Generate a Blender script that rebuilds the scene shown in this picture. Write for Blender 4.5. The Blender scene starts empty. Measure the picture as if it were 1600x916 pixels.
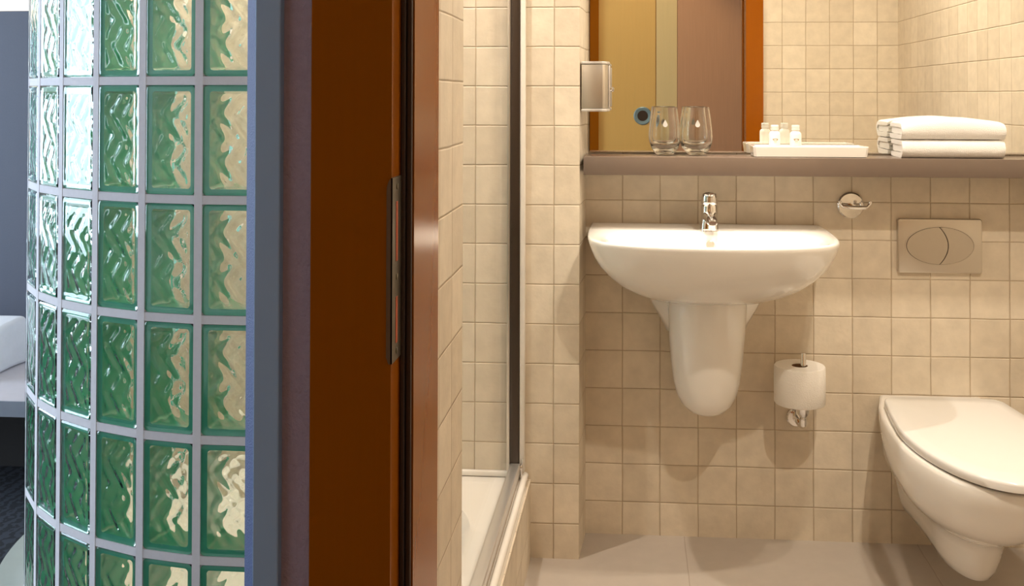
import bpy, bmesh, math, random
from mathutils import Vector, Matrix, noise
random.seed(7)
C = bpy.context.scene.collection
S = bpy.context.scene
PI = math.pi

# ------------------------------------------------------------------ camera
EYE = 1.165
cam = bpy.data.objects.new('camera', bpy.data.cameras.new('camera'))
C.objects.link(cam)
r0 = (0.9971, 0.0765, 0.0020); r1 = (-0.0765, 0.9970, 0.0130); r2 = (-0.0010, -0.0131, 0.9999)
cam.matrix_world = Matrix(((r0[0], r2[0], -r1[0], 0), (r0[1], r2[1], -r1[1], 0), (r0[2], r2[2], -r1[2], EYE), (0, 0, 0, 1)))
cam.data.sensor_width = 36; cam.data.sensor_fit = 'HORIZONTAL'
cam.data.lens = 1585.37 / 1600 * 36
cam.data.shift_x = (800 - 869.02) / 1600
cam.data.shift_y = (128.0 - 458) / 1600
cam.data.clip_start = 0.02
S.camera = cam

# ------------------------------------------------------------------ view, world, large lights
S.view_settings.view_transform = 'Standard'
S.view_settings.look = 'None'
S.view_settings.gamma = 1
S.view_settings.use_curve_mapping = False
S.view_settings.exposure = 0.0
S.cycles.use_denoising = True
S.cycles.max_bounces = 18
S.cycles.diffuse_bounces = 6
S.cycles.transmission_bounces = 14
S.cycles.glossy_bounces = 8
S.cycles.transparent_max_bounces = 12
S.cycles.sample_clamp_indirect = 6
w = bpy.data.worlds.new('World'); S.world = w; w.use_nodes = True
w.node_tree.nodes['Background'].inputs[0].default_value = (0.6, 0.75, 1, 1)
w.node_tree.nodes['Background'].inputs[1].default_value = 0.3

def spot(name, loc, target, watts, color, size=150, blend=0.6, radius=0.03):
    l = bpy.data.lights.new(name, 'SPOT'); l.energy = watts; l.color = color
    l.spot_size = math.radians(size); l.spot_blend = blend; l.shadow_soft_size = radius
    o = bpy.data.objects.new(name, l); C.objects.link(o); o.location = loc
    o.rotation_euler = (Vector(target) - Vector(loc)).to_track_quat('-Z', 'Y').to_euler()
    return o
def area(name, loc, target, watts, color, sx, sy):
    l = bpy.data.lights.new(name, 'AREA'); l.energy = watts; l.color = color
    l.shape = 'RECTANGLE'; l.size = sx; l.size_y = sy
    o = bpy.data.objects.new(name, l); C.objects.link(o); o.location = loc
    o.rotation_euler = (Vector(target) - Vector(loc)).to_track_quat('-Z', 'Y').to_euler()
    return o
WARM = (1.0, 0.87, 0.70)
spot('downlight', (0.60, 1.88, 2.36), (0.58, 2.20, 0.3), 34, WARM, radius=0.015)
spot('downlight', (0.74, 1.92, 2.36), (0.70, 2.20, 0.3), 34, WARM, radius=0.015)
spot('downlight', (0.20, 2.32, 2.36), (0.19, 2.46, 0.8), 95, WARM, size=28, blend=0.8, radius=0.015)  # added narrow spot to brighten the basin top and bounce below the shelf
spot('downlight', (0.62, 1.14, 2.34), (0.60, 2.66, 0.75), 64, WARM, size=70, blend=0.9, radius=0.02)  # added fill from the doorway side, lifts the wall below the shelf
spot('downlight', (-0.60, 2.14, 2.36), (-0.55, 2.25, 0.3), 68, (1.0, 0.90, 0.78), radius=0.015)
spot('downlight', (-0.05, 0.70, 2.36), (0.14, -0.45, 1.15), 36, (1.0, 0.82, 0.56), size=56, blend=0.6)  # added unseen corridor spot, keeps the reflected wardrobe bright and yellow
area('window_daylight', (-4.60, 1.95, 1.37), (0, 1.95, 1.37), 160, (0.66, 0.81, 1.0), 2.1, 1.86)
area('led_strip', (-2.7, 3.70, 1.44), (-2.7, 3.86, 3.0), 12, (1.0, 0.78, 0.5), 2.6, 0.05)

# ------------------------------------------------------------------ material helpers
def srgb(r, g, b):
    f = lambda c: (c / 255 / 12.92) if c / 255 <= 0.04045 else ((c / 255 + 0.055) / 1.055) ** 2.4
    return (f(r), f(g), f(b), 1)
def newmat(name):
    m = bpy.data.materials.new(name); m.use_nodes = True
    nt = m.node_tree; p = nt.nodes['Principled BSDF']
    return m, nt, p
def plain(name, col, rough=0.5, metal=0, noise_amt=0.06, scale=30, bump=0.0, bscale=200, coat=0, spec=0.5, stretch=None):
    m, nt, p = newmat(name)
    p.inputs['Roughness'].default_value = rough; p.inputs['Metallic'].default_value = metal
    p.inputs['Coat Weight'].default_value = coat; p.inputs['Specular IOR Level'].default_value = spec
    p.inputs['Coat Roughness'].default_value = 0.08
    tc = nt.nodes.new('ShaderNodeNewGeometry')
    src = tc.outputs['Position']
    if stretch:
        mp = nt.nodes.new('ShaderNodeMapping'); mp.inputs['Scale'].default_value = stretch
        nt.links.new(src, mp.inputs[0]); src = mp.outputs[0]
    n = nt.nodes.new('ShaderNodeTexNoise'); n.inputs['Scale'].default_value = scale; n.inputs['Detail'].default_value = 4
    nt.links.new(src, n.inputs['Vector'])
    mx = nt.nodes.new('ShaderNodeMix'); mx.data_type = 'RGBA'
    mx.inputs[6].default_value = [c * (1 - noise_amt) for c in col[:3]] + [1]
    mx.inputs[7].default_value = [min(1, c * (1 + noise_amt)) for c in col[:3]] + [1]
    nt.links.new(n.outputs[0], mx.inputs[0]); nt.links.new(mx.outputs[2], p.inputs['Base Color'])
    if bump:
        n2 = nt.nodes.new('ShaderNodeTexNoise'); n2.inputs['Scale'].default_value = bscale; n2.inputs['Detail'].default_value = 3
        nt.links.new(src, n2.inputs['Vector'])
        b = nt.nodes.new('ShaderNodeBump'); b.inputs['Strength'].default_value = bump; b.inputs['Distance'].default_value = 0.002
        nt.links.new(n2.outputs[0], b.inputs['Height']); nt.links.new(b.outputs[0], p.inputs['Normal'])
    return m

def tile_mat(name, axis, u0, v0, size=0.1, c1=(0.66, 0.585, 0.47, 1), c2=(0.74, 0.665, 0.545, 1), grout=(0.43, 0.33, 0.215, 1),
             mortar=0.0011, rough=0.5, strength=0.65, mottle=1.0):
    m, nt, p = newmat(name); N = nt.nodes; L = nt.links
    g = N.new('ShaderNodeNewGeometry'); sp = N.new('ShaderNodeSeparateXYZ'); L.new(g.outputs['Position'], sp.inputs[0])
    def sub(sock, v):
        s = N.new('ShaderNodeMath'); s.operation = 'SUBTRACT'; L.new(sock, s.inputs[0]); s.inputs[1].default_value = v; return s.outputs[0]
    cb = N.new('ShaderNodeCombineXYZ')
    L.new(sub(sp.outputs['X' if axis == 'x' else 'Y'], u0 - 10 * size), cb.inputs[0])
    if axis == 'floor':
        L.new(sub(sp.outputs['X'], u0 - 10 * size), cb.inputs[0]); L.new(sub(sp.outputs['Y'], v0 - 10 * size), cb.inputs[1])
    else:
        L.new(sub(sp.outputs['Z'], v0 - 10 * size), cb.inputs[1])
    # slight waviness of the hand-set joints
    nw = N.new('ShaderNodeTexNoise'); nw.inputs['Scale'].default_value = 9; L.new(g.outputs['Position'], nw.inputs['Vector'])
    va = N.new('ShaderNodeVectorMath'); va.operation = 'MULTIPLY_ADD'
    L.new(nw.outputs['Color'], va.inputs[0]); va.inputs[1].default_value = (0.003, 0.003, 0); L.new(cb.outputs[0], va.inputs[2])
    br = N.new('ShaderNodeTexBrick'); br.offset = 0; br.squash = 1
    br.inputs['Scale'].default_value = 1; br.inputs['Brick Width'].default_value = size; br.inputs['Row Height'].default_value = size
    br.inputs['Mortar Size'].default_value = mortar; br.inputs['Mortar Smooth'].default_value = 0.35; br.inputs['Bias'].default_value = 0
    br.inputs['Color1'].default_value = c1; br.inputs['Color2'].default_value = c2; br.inputs['Mortar'].default_value = grout
    L.new(va.outputs[0], br.inputs['Vector'])
    br2 = N.new('ShaderNodeTexBrick'); br2.offset = 0
    for k in ('Scale', 'Brick Width', 'Row Height'): br2.inputs[k].default_value = br.inputs[k].default_value
    br2.inputs['Mortar Size'].default_value = mortar * 2.6; br2.inputs['Mortar Smooth'].default_value = 1.0
    L.new(va.outputs[0], br2.inputs['Vector'])
    n = N.new('ShaderNodeTexNoise'); n.inputs['Scale'].default_value = 26; n.inputs['Detail'].default_value = 6
    L.new(g.outputs['Position'], n.inputs['Vector'])
    rp = N.new('ShaderNodeMapRange'); rp.inputs[1].default_value = 0.3; rp.inputs[2].default_value = 0.7
    rp.inputs[3].default_value = 1 - 0.09 * mottle; rp.inputs[4].default_value = 1 + 0.05 * mottle
    L.new(n.outputs[0], rp.inputs[0])
    sc = N.new('ShaderNodeVectorMath'); sc.operation = 'SCALE'; L.new(br.outputs['Color'], sc.inputs[0]); L.new(rp.outputs[0], sc.inputs[3])
    L.new(sc.outputs[0], p.inputs['Base Color'])
    p.inputs['Roughness'].default_value = rough
    n3 = N.new('ShaderNodeTexNoise'); n3.inputs['Scale'].default_value = 90; n3.inputs['Detail'].default_value = 5
    L.new(g.outputs['Position'], n3.inputs['Vector'])
    h = N.new('ShaderNodeMath'); h.operation = 'MULTIPLY_ADD'; L.new(n3.outputs[0], h.inputs[0]); h.inputs[1].default_value = 0.35 * mottle
    inv = N.new('ShaderNodeMath'); inv.operation = 'SUBTRACT'; inv.inputs[0].default_value = 1; L.new(br2.outputs['Fac'], inv.inputs[1])
    L.new(inv.outputs[0], h.inputs[2])
    b = N.new('ShaderNodeBump'); b.inputs['Strength'].default_value = strength; b.inputs['Distance'].default_value = 0.0022
    L.new(h.outputs[0], b.inputs['Height']); L.new(b.outputs[0], p.inputs['Normal'])
    return m

def glass_mat(name, col, rough=0.0, ior=1.48):
    m, nt, p = newmat(name)
    g = nt.nodes.new('ShaderNodeBsdfGlass'); g.inputs['Color'].default_value = col; g.inputs['Roughness'].default_value = rough; g.inputs['IOR'].default_value = ior
    nt.links.new(g.outputs[0], nt.nodes['Material Output'].inputs['Surface'])
    return m
def thin_glass_mat(name, tint, amount=0.3):
    m, nt, p = newmat(name); N = nt.nodes; L = nt.links
    t = N.new('ShaderNodeBsdfTransparent'); t.inputs[0].default_value = tint
    g = N.new('ShaderNodeBsdfGlossy'); g.inputs['Roughness'].default_value = 0.02
    lw = N.new('ShaderNodeLayerWeight'); lw.inputs['Blend'].default_value = 0.2
    pw = N.new('ShaderNodeMath'); pw.operation = 'POWER'; L.new(lw.outputs['Facing'], pw.inputs[0]); pw.inputs[1].default_value = 4
    k = N.new('ShaderNodeMath'); k.operation = 'MULTIPLY_ADD'; L.new(pw.outputs[0], k.inputs[0]); k.inputs[1].default_value = amount; k.inputs[2].default_value = 0.03
    mx = N.new('ShaderNodeMixShader')
    L.new(k.outputs[0], mx.inputs[0]); L.new(t.outputs[0], mx.inputs[1]); L.new(g.outputs[0], mx.inputs[2])
    L.new(mx.outputs[0], N['Material Output'].inputs['Surface'])
    return m

TC1 = (0.63, 0.545, 0.425, 1); TC2 = (0.72, 0.635, 0.51, 1)
M = {}
M['tile_back'] = tile_mat('tile_back', 'x', 0.0711, 0.0876, c1=TC1, c2=TC2)
M['tile_column'] = tile_mat('tile_column', 'x', 0.0, 0.0885, c1=TC1, c2=TC2)
M['tile_column_side'] = tile_mat('tile_column_side', 'y', 2.560, 0.0885, size=0.1, c1=TC1, c2=TC2)
M['tile_nib'] = tile_mat('tile_nib', 'y', 1.448, 0.0876, c1=TC1, c2=TC2)
M['tile_front'] = tile_mat('tile_front', 'x', 0.035, 0.080, c1=TC1, c2=TC2)
M['tile_right'] = tile_mat('tile_right', 'y', 0.0, 0.080, c1=TC1, c2=TC2)
M['tile_apron'] = tile_mat('tile_apron', 'y', 0.05, 0.0885, c1=TC1, c2=TC2)
M['floor_tile'] = tile_mat('floor_tile', 'floor', 0.1347, 0.4, size=0.6, c1=(0.47, 0.415, 0.365, 1), c2=(0.49, 0.435, 0.385, 1),
                           grout=(0.36, 0.30, 0.25, 1), mortar=0.0013, rough=0.45, strength=0.25, mottle=0.4)
M['plaster'] = plain('plaster', (0.78, 0.75, 0.70, 1), 0.9, bump=0.1)
M['bedroom_paint'] = plain('bedroom_paint', (0.80, 0.78, 0.75, 1), 0.9)
M['wallpaper'] = plain('wallpaper', srgb(172, 160, 182), 0.75, noise_amt=0.12, scale=160, bump=0.8, bscale=420)
M['profile'] = plain('profile', srgb(150, 178, 208), 0.45, metal=0.0, noise_amt=0.02)
M['chamfer'] = plain('chamfer', srgb(74, 90, 134), 0.6, noise_amt=0.12, scale=300, bump=0.5, bscale=600)  # wallpaper return; the blue of daylight on it is put into the colour
M['frame_wood'] = plain('frame_wood', srgb(150, 82, 8), 0.16, noise_amt=0.05, scale=6, stretch=(60, 60, 1), coat=0.0, spec=0.2)
M['door_wood'] = plain('door_wood', srgb(200, 148, 108), 0.45, noise_amt=0.10, scale=5, stretch=(30, 30, 1))
M['gasket'] = plain('gasket', srgb(62, 42, 28), 0.6)  # seal colour, reused to paint the shade in narrow gaps
M['strike'] = plain('strike', srgb(120, 112, 98), 0.35, metal=0.9)
M['slot'] = plain('slot', srgb(190, 80, 35), 0.6)
M['ceramic'] = plain('ceramic', (0.87, 0.85, 0.81, 1), 0.12, noise_amt=0.01, coat=0.5)
M['acrylic'] = plain('acrylic', (0.84, 0.81, 0.76, 1), 0.2, noise_amt=0.01)
M['seat_plastic'] = plain('seat_plastic', (0.82, 0.81, 0.79, 1), 0.18, noise_amt=0.01)
M['chrome'] = plain('chrome', (0.82, 0.81, 0.80, 1), 0.07, metal=1, noise_amt=0.01)
M['satin'] = plain('satin', (0.62, 0.57, 0.50, 1), 0.32, metal=0.9, noise_amt=0.02)
M['satin_button'] = plain('satin_button', (0.58, 0.53, 0.46, 1), 0.28, metal=0.9, noise_amt=0.02)
M['dark'] = plain('dark', (0.03, 0.027, 0.025, 1), 0.6)
M['bronze'] = plain('bronze', srgb(66, 54, 44), 0.35, metal=0.4)  # chrome post: its dark reflection is put into the colour
M['aluminium'] = plain('aluminium', (0.74, 0.72, 0.70, 1), 0.3, metal=0.7, noise_amt=0.02)
M['pvc'] = plain('pvc', (0.74, 0.70, 0.64, 1), 0.4)
M['silicone'] = plain('silicone', (0.62, 0.52, 0.42, 1), 0.5)
M['shelf'] = plain('shelf', srgb(110, 95, 84), 0.24, noise_amt=0.03, scale=60)
M['mirror'] = newmat('mirror')[0]
pm = M['mirror'].node_tree.nodes['Principled BSDF']; pm.inputs['Metallic'].default_value = 1; pm.inputs['Roughness'].default_value = 0.005
pm.inputs['Base Color'].default_value = (0.90, 0.89, 0.84, 1)
M['towel'] = plain('towel', (0.88, 0.86, 0.83, 1), 0.95, bump=1.0, bscale=700, noise_amt=0.03)
M['paper'] = plain('paper', (0.84, 0.81, 0.76, 1), 0.95, bump=0.6, bscale=300, noise_amt=0.03)
M['cardboard'] = plain('cardboard', srgb(140, 110, 80), 0.9)
M['bottle'] = plain('bottle', (0.86, 0.83, 0.78, 1), 0.3, noise_amt=0.01)
M['cap'] = plain('cap', (0.80, 0.78, 0.74, 1), 0.35, noise_amt=0.01)
M['print'] = plain('print', srgb(150, 118, 70), 0.6)
M['etch'] = plain('etch', (0.42, 0.40, 0.37, 1), 0.6)
M['tumbler'] = glass_mat('tumbler', (0.985, 0.985, 0.98, 1), ior=1.45)
M['screen_glass'] = thin_glass_mat('screen_glass', (0.97, 0.965, 0.96, 1))
M['mortar'] = plain('mortar', srgb(232, 228, 230), 0.75, noise_amt=0.05, scale=120, bump=0.2)
M['block_pane'] = glass_mat('block_pane', (0.965, 0.985, 0.968, 1), ior=1.5)
M['block_rim'] = plain('block_rim', srgb(98, 220, 180), 0.12, noise_amt=0.15, scale=25, coat=0.8)
M['carpet'] = None
M['linen'] = plain('linen', (0.80, 0.82, 0.86, 1), 0.85, bump=0.3, bscale=60)
M['platform'] = plain('platform', srgb(205, 200, 205), 0.5)
M['platform_edge'] = plain('platform_edge', srgb(140, 145, 155), 0.5)
M['headboard'] = plain('headboard', srgb(92, 96, 108), 0.7, noise_amt=0.08, scale=200)
M['kerb'] = plain('kerb', srgb(178, 182, 172), 0.6, noise_amt=0.08, scale=25)
M['wardrobe'] = plain('wardrobe', srgb(226, 178, 98), 0.45, noise_amt=0.04, scale=4, stretch=(20, 20, 1))
M['wardrobe_pale'] = plain('wardrobe_pale', srgb(226, 196, 136), 0.45, noise_amt=0.04, scale=4, stretch=(20, 20, 1))
M['pull_ring'] = plain('pull_ring', srgb(138, 158, 158), 0.35, metal=0.3)
M['pull_cup'] = plain('pull_cup', srgb(60, 38, 20), 0.5)
m, nt, p = newmat('carpet'); M['carpet'] = m
g = nt.nodes.new('ShaderNodeNewGeometry'); wv = nt.nodes.new('ShaderNodeTexWave'); wv.inputs['Scale'].default_value = 9; wv.inputs['Distortion'].default_value = 7; wv.inputs['Detail'].default_value = 2; wv.inputs['Detail Scale'].default_value = 4
nt.links.new(g.outputs['Position'], wv.inputs['Vector'])
cr = nt.nodes.new('ShaderNodeValToRGB'); cr.color_ramp.elements[0].position = 0.45; cr.color_ramp.elements[0].color = srgb(16, 20, 26); cr.color_ramp.elements[1].position = 0.6; cr.color_ramp.elements[1].color = srgb(44, 48, 58)
nt.links.new(wv.outputs['Fac'], cr.inputs[0]); nt.links.new(cr.outputs[0], p.inputs['Base Color']); p.inputs['Roughness'].default_value = 0.95

# ------------------------------------------------------------------ object helpers
def thing(name, label, cat, loc=(0, 0, 0), group=None, kind=None):
    o = bpy.data.objects.new(name, None); C.objects.link(o); o.location = loc; o.empty_display_size = 0.05
    o['label'] = label
    if cat: o['category'] = cat
    if group: o['group'] = group
    if kind: o['kind'] = kind
    return o
def wloc(o):
    v = Vector((0, 0, 0))
    while o: v = v + Vector(o.location); o = o.parent
    return v
def obj(name, bm, mat, parent=None, smooth=30, label=None):
    me = bpy.data.meshes.new(name)
    bmesh.ops.remove_doubles(bm, verts=bm.verts, dist=1e-6)
    bmesh.ops.recalc_face_normals(bm, faces=bm.faces)
    if parent is not None:
        bmesh.ops.translate(bm, verts=bm.verts, vec=-wloc(parent))
    bm.to_mesh(me); bm.free()
    mats = mat if isinstance(mat, (list, tuple)) else [mat]
    for m_ in mats: me.materials.append(m_)
    if smooth:
        for p_ in me.polygons: p_.use_smooth = True
        me.set_sharp_from_angle(angle=math.radians(smooth))
    o = bpy.data.objects.new(name, me); C.objects.link(o)
    if parent is not None: o.parent = parent
    if label: o['label'] = label
    return o
def tag(o, label, cat=None, group=None, kind=None):
    o['label'] = label
    if cat: o['category'] = cat
    if group: o['group'] = group
    if kind: o['kind'] = kind
    return o
def struct(name, bm, mat, label, parent=None):
    o = obj(name, bm, mat, parent, smooth=0); o['kind'] = 'structure'; o['label'] = label; return o
def BM(): return bmesh.new()
def box(bm, x0, x1, y0, y1, z0, z1, bev=0, seg=2, mi=0):
    r = bmesh.ops.create_cube(bm, size=1)
    vs = r['verts']
    for v in vs:
        v.co = Vector((x0 + (v.co.x + .5) * (x1 - x0), y0 + (v.co.y + .5) * (y1 - y0), z0 + (v.co.z + .5) * (z1 - z0)))
    if bev:
        es = list({e for v in vs for e in v.link_edges})
        bmesh.ops.bevel(bm, geom=es, offset=bev, segments=seg, profile=0.5, affect='EDGES')
    if mi:
        for f in bm.faces: f.material_index = mi
    return bm
def loft(bm, rings, closed=True, cap0=True, cap1=True, mi=0):
    vr = [[bm.verts.new(p_) for p_ in r] for r in rings]
    n = len(vr[0])
    for a, b in zip(vr, vr[1:]):
        for i in range(n if closed else n - 1):
            j = (i + 1) % n
            f = bm.faces.new((a[i], a[j], b[j], b[i])); f.material_index = mi
    if cap0: bm.faces.new(list(reversed(vr[0]))).material_index = mi
    if cap1: bm.faces.new(vr[-1]).material_index = mi
    return vr
def circ(c, r, z, n=32, rx=None):
    rx = rx or r
    return [(c[0] + rx * math.cos(2 * PI * i / n), c[1] + r * math.sin(2 * PI * i / n), z) for i in range(n)]
def lathe(bm, c, prof, n=40, cap0=True, cap1=True, axis='z'):
    rings = []
    for r, h in prof:
        ring = []
        for i in range(n):
            a = 2 * PI * i / n
            if axis == 'z': ring.append((c[0] + r * math.cos(a), c[1] + r * math.sin(a), c[2] + h))
            elif axis == 'y': ring.append((c[0] + r * math.cos(a), c[1] + h, c[2] + r * math.sin(a)))
            else: ring.append((c[0] + h, c[1] + r * math.cos(a), c[2] + r * math.sin(a)))
        rings.append(ring)
    loft(bm, rings, True, cap0, cap1)
    return bm
def tube(bm, pts, r, n=14):
    pts = [Vector(p_) for p_ in pts]; rs = r if isinstance(r, (list, tuple)) else [r] * len(pts)
    rings = []; up = Vector((0.13, 0.21, 0.97)).normalized()
    for i, p_ in enumerate(pts):
        d = (pts[min(i + 1, len(pts) - 1)] - pts[max(i - 1, 0)]).normalized()
        a = d.cross(up).normalized(); b = a.cross(d).normalized()
        rings.append([p_ + rs[i] * (math.cos(2 * PI * k / n) * a + math.sin(2 * PI * k / n) * b) for k in range(n)])
    loft(bm, rings); return bm
def prism(bm, poly, z0, z1, bev=0, seg=2):
    a = [bm.verts.new((x, y, z0)) for x, y in poly]; b = [bm.verts.new((x, y, z1)) for x, y in poly]
    n = len(poly); fs = []
    for i in range(n): fs.append(bm.faces.new((a[i], a[(i + 1) % n], b[(i + 1) % n], b[i])))
    fs.append(bm.faces.new(list(reversed(a)))); fs.append(bm.faces.new(b))
    if bev:
        bmesh.ops.bevel(bm, geom=list({e for f in fs for e in f.edges}), offset=bev, segments=seg, profile=0.5, affect='EDGES')
    return bm
def prismY(bm, poly, y0, y1, bev=0, seg=2):      # polygon in x,z
    a = [bm.verts.new((x, y0, z)) for x, z in poly]; b = [bm.verts.new((x, y1, z)) for x, z in poly]
    n = len(poly); fs = []
    for i in range(n): fs.append(bm.faces.new((a[i], a[(i + 1) % n], b[(i + 1) % n], b[i])))
    fa = bm.faces.new(list(reversed(a))); fs += [fa, bm.faces.new(b)]
    if bev:
        bmesh.ops.bevel(bm, geom=list(fa.edges), offset=bev, segments=seg, profile=0.5, affect='EDGES')
    return bm

# ------------------------------------------------------------------ room shell
YB = 2.713; YC = 2.557; CEIL = 2.40
XN = -0.279            # tiled wall face left of the doorway
XR = 1.12
struct('floor', box(BM(), -0.30, 1.25, 1.0, 2.85, -0.05, 0.0), M['floor_tile'], 'warm grey large-format tiled bathroom floor')
struct('wall_back', box(BM(), -0.20, 1.25, YB, 2.86, 0, CEIL), M['tile_back'], 'beige small-tiled bathroom wall behind the washbasin')
bm = prism(BM(), [(-1.34, YC), (-0.137, YC), (-0.128, YB), (-0.128, 2.86), (-1.34, 2.86)], 0, CEIL)
for f in bm.faces:
    if f.normal.x > 0.5: f.material_index = 1
bm.normal_update()
for f in bm.faces:
    c_ = f.calc_center_median()
    f.material_index = 1 if (c_.x > -0.134 and abs(c_.z - CEIL / 2) < 0.1 and c_.y < YB) else 0
struct('wall_shower', bm, [M['tile_column'], M['tile_column_side']], 'beige tiled shower back wall ending in a projecting corner')
struct('wall_right', box(BM(), XR, 1.25, 1.0, 2.86, 0, CEIL), M['tile_right'], 'beige tiled right-hand bathroom wall')
struct('wall_partition', box(BM(), -0.335, XN, 1.0, 1.645, 0, CEIL), M['tile_nib'], 'narrow strip of beige tiled wall beside the orange door frame')
struct('ceiling', box(BM(), -1.6, 1.25, 0.88, 2.86, CEIL, CEIL + 0.05), M['plaster'], 'white bathroom ceiling')
# wall with the doorway: tiled inside, papered outside
bm = BM(); box(bm, 0.4905, XR + 0.1, 0.99, 1.0, 0, CEIL); box(bm, -0.335, -0.215, 0.99, 1.0, 0, CEIL); box(bm, -0.215, 0.4905, 0.99, 1.0, 2.06, CEIL)
struct('wall_front', bm, M['tile_front'], 'beige tiled wall around the doorway seen in the mirror')
bm = BM(); box(bm, 0.4905, 1.4, 0.876, 0.989, 0, 2.5)
prism(bm, [(-0.3185, 0.875), (-0.215, 0.875), (-0.215, 0.989), (-0.3185, 0.989)], 0, 2.5)
box(bm, -0.215, 0.4905, 0.876, 0.989, 2.06, 2.5)
struct('wall_corridor', bm, M['wallpaper'], 'strip of dark purple-grey textured wallpaper between metal profile and door frame')
struct('trim_1', box(BM(), -0.3312, -0.3083, 0.866, 0.9, 0, 2.5, 0.0012, 2), M['profile'], 'grey metal corner profile with a bright edge')
struct('wall_edge', prism(BM(), [(-0.3302, 0.873), (-0.3302, 0.989), (-0.352, 0.989), (-0.3512, 0.900)], 0, 2.5), M['chamfer'],
       'narrow blue textured wall edge beside the glass blocks')

# door frame (structure) with strike plate
trim = thing('trim_2', 'glossy orange-brown wooden door frame, dark on the corridor side', None, (-0.24, 0.93, 0), kind='structure')
bm = BM()
prism(bm, [(-0.2795, 0.862), (-0.2785, 0.860), (-0.2078, 0.860), (-0.2078, 0.902), (-0.1972, 0.902), (-0.1972, 1.016), (-0.268, 1.016), (-0.268, 1.001), (-0.216, 1.001), (-0.216, 0.875), (-0.2795, 0.875)], 0, 2.045)
obj('side_jamb', bm, M['frame_wood'], trim, smooth=0)
bm = BM()
prism(bm, [(0.545, 0.860), (0.4745, 0.860), (0.4745, 0.902), (0.479, 0.902), (0.479, 1.0), (0.4785, 1.016), (0.552, 1.016), (0.552, 1.001), (0.49, 1.001), (0.49, 0.875), (0.545, 0.875)], 0, 2.045)
obj('side_jamb', bm, M['frame_wood'], trim, smooth=0)
bm = BM(); box(bm, -0.2795, 0.545, 0.860, 0.875, 2.045, 2.115); box(bm, -0.216, 0.49, 0.876, 1.0, 2.045, 2.06); box(bm, -0.268, 0.552, 1.001, 1.016, 2.045, 2.115)
obj('head_jamb', bm, M['frame_wood'], trim, smooth=0)
bm = BM(); box(bm, -0.2076, -0.2035, 0.892, 0.9015, 0, 2.04, 0.001); box(bm, -0.2030, -0.1985, 0.896, 0.9015, 0, 2.04, 0.001)
obj('rubber_seal', bm, M['gasket'], trim, label='dark brown door seal')
# strike plate: flange on the front and slotted face in the rebate
zt, zb = 1.0935, 0.934
bm = BM()
fl = []
for i in range(9):
    a = PI / 2 * i / 8
    fl.append((-0.2065 - 0.0052 * math.sin(a) - 0.000, zt - 0.012 + 0.012 * math.cos(a)))
poly = [(-0.2065, zb), (-0.2065, zt)] + fl[1:] + [(-0.2117, zb + 0.006), (-0.2095, zb)]
prismY(bm, poly, 0.8582, 0.8600)
box(bm, -0.2078, -0.2064, 0.8582, 0.8925, zb, zt)
sp_ = obj('strike_plate', bm, M['strike'], trim, label='angled steel strike plate')
for a_, b_ in ((1.020, 1.072), (0.949, 0.989)):
    bm = BM(); box(bm, -0.2066, -0.2060, 0.871, 0.877, a_, b_, 0.0002, 1)
    obj('slot', bm, M['slot'], sp_)
for z_ in (1.085, 1.006, 0.942):
    bm = BM(); lathe(bm, (-0.2064, 0.875, z_), [(0.0028, 0), (0.0028, 0.0006), (0.0018, 0.001)], 16, axis='x'); obj('screw', bm, M['strike'], sp_)

# corridor & bedroom shell
bm = BM(); box(bm, -4.7, 1.4, -0.75, 4.6, -0.05, -0.001)
struct('floor_bedroom', bm, M['carpet'], 'dark patterned bedroom carpet')
struct('ceiling_bedroom', box(BM(), -4.7, 1.4, -0.75, 4.0, 2.5, 2.55), M['plaster'], 'white bedroom ceiling')
struct('wall_far', box(BM(), -4.7, -1.3, 3.88, 4.0, 0, 2.5), M['bedroom_paint'], 'warm-lit bedroom wall above the headboard')
struct('wall_rear', box(BM(), -4.7, 1.4, -0.75, -0.70, 0, 2.5), M['bedroom_paint'], 'wall behind the wardrobe')
struct('wall_side', box(BM(), 1.35, 1.4, -0.70, 0.875, 0, 2.5), M['bedroom_paint'], 'corridor end wall')
bm = BM(); box(bm, -4.55, -4.5, -0.75, 0.90, 0, 2.5); box(bm, -4.55, -4.5, 3.0, 4.0, 0, 2.5); box(bm, -4.55, -4.5, 0.90, 3.0, 0, 0.42); box(bm, -4.55, -4.5, 0.90, 3.0, 2.32, 2.5)
struct('wall_left', bm, M['bedroom_paint'], 'bedroom wall around the window')
win = thing('window_1', 'tall bedroom window', None, (-4.52, 1.95, 0.42), kind='structure')
bm = BM()
for y_ in (0.90, 1.925, 2.95): box(bm, -4.54, -4.49, y_, y_ + 0.05, 0.42, 2.32)
box(bm, -4.54, -4.49, 0.90, 3.0, 0.42, 0.47); box(bm, -4.54, -4.49, 0.90, 3.0, 2.27, 2.32)
obj('window_frame', bm, M['plaster'], win)
struct('wall_divider', box(BM(), -1.33, -1.28, 2.861, 3.879, 0, 2.5), M['bedroom_paint'], 'bedroom wall behind the shower')

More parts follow.
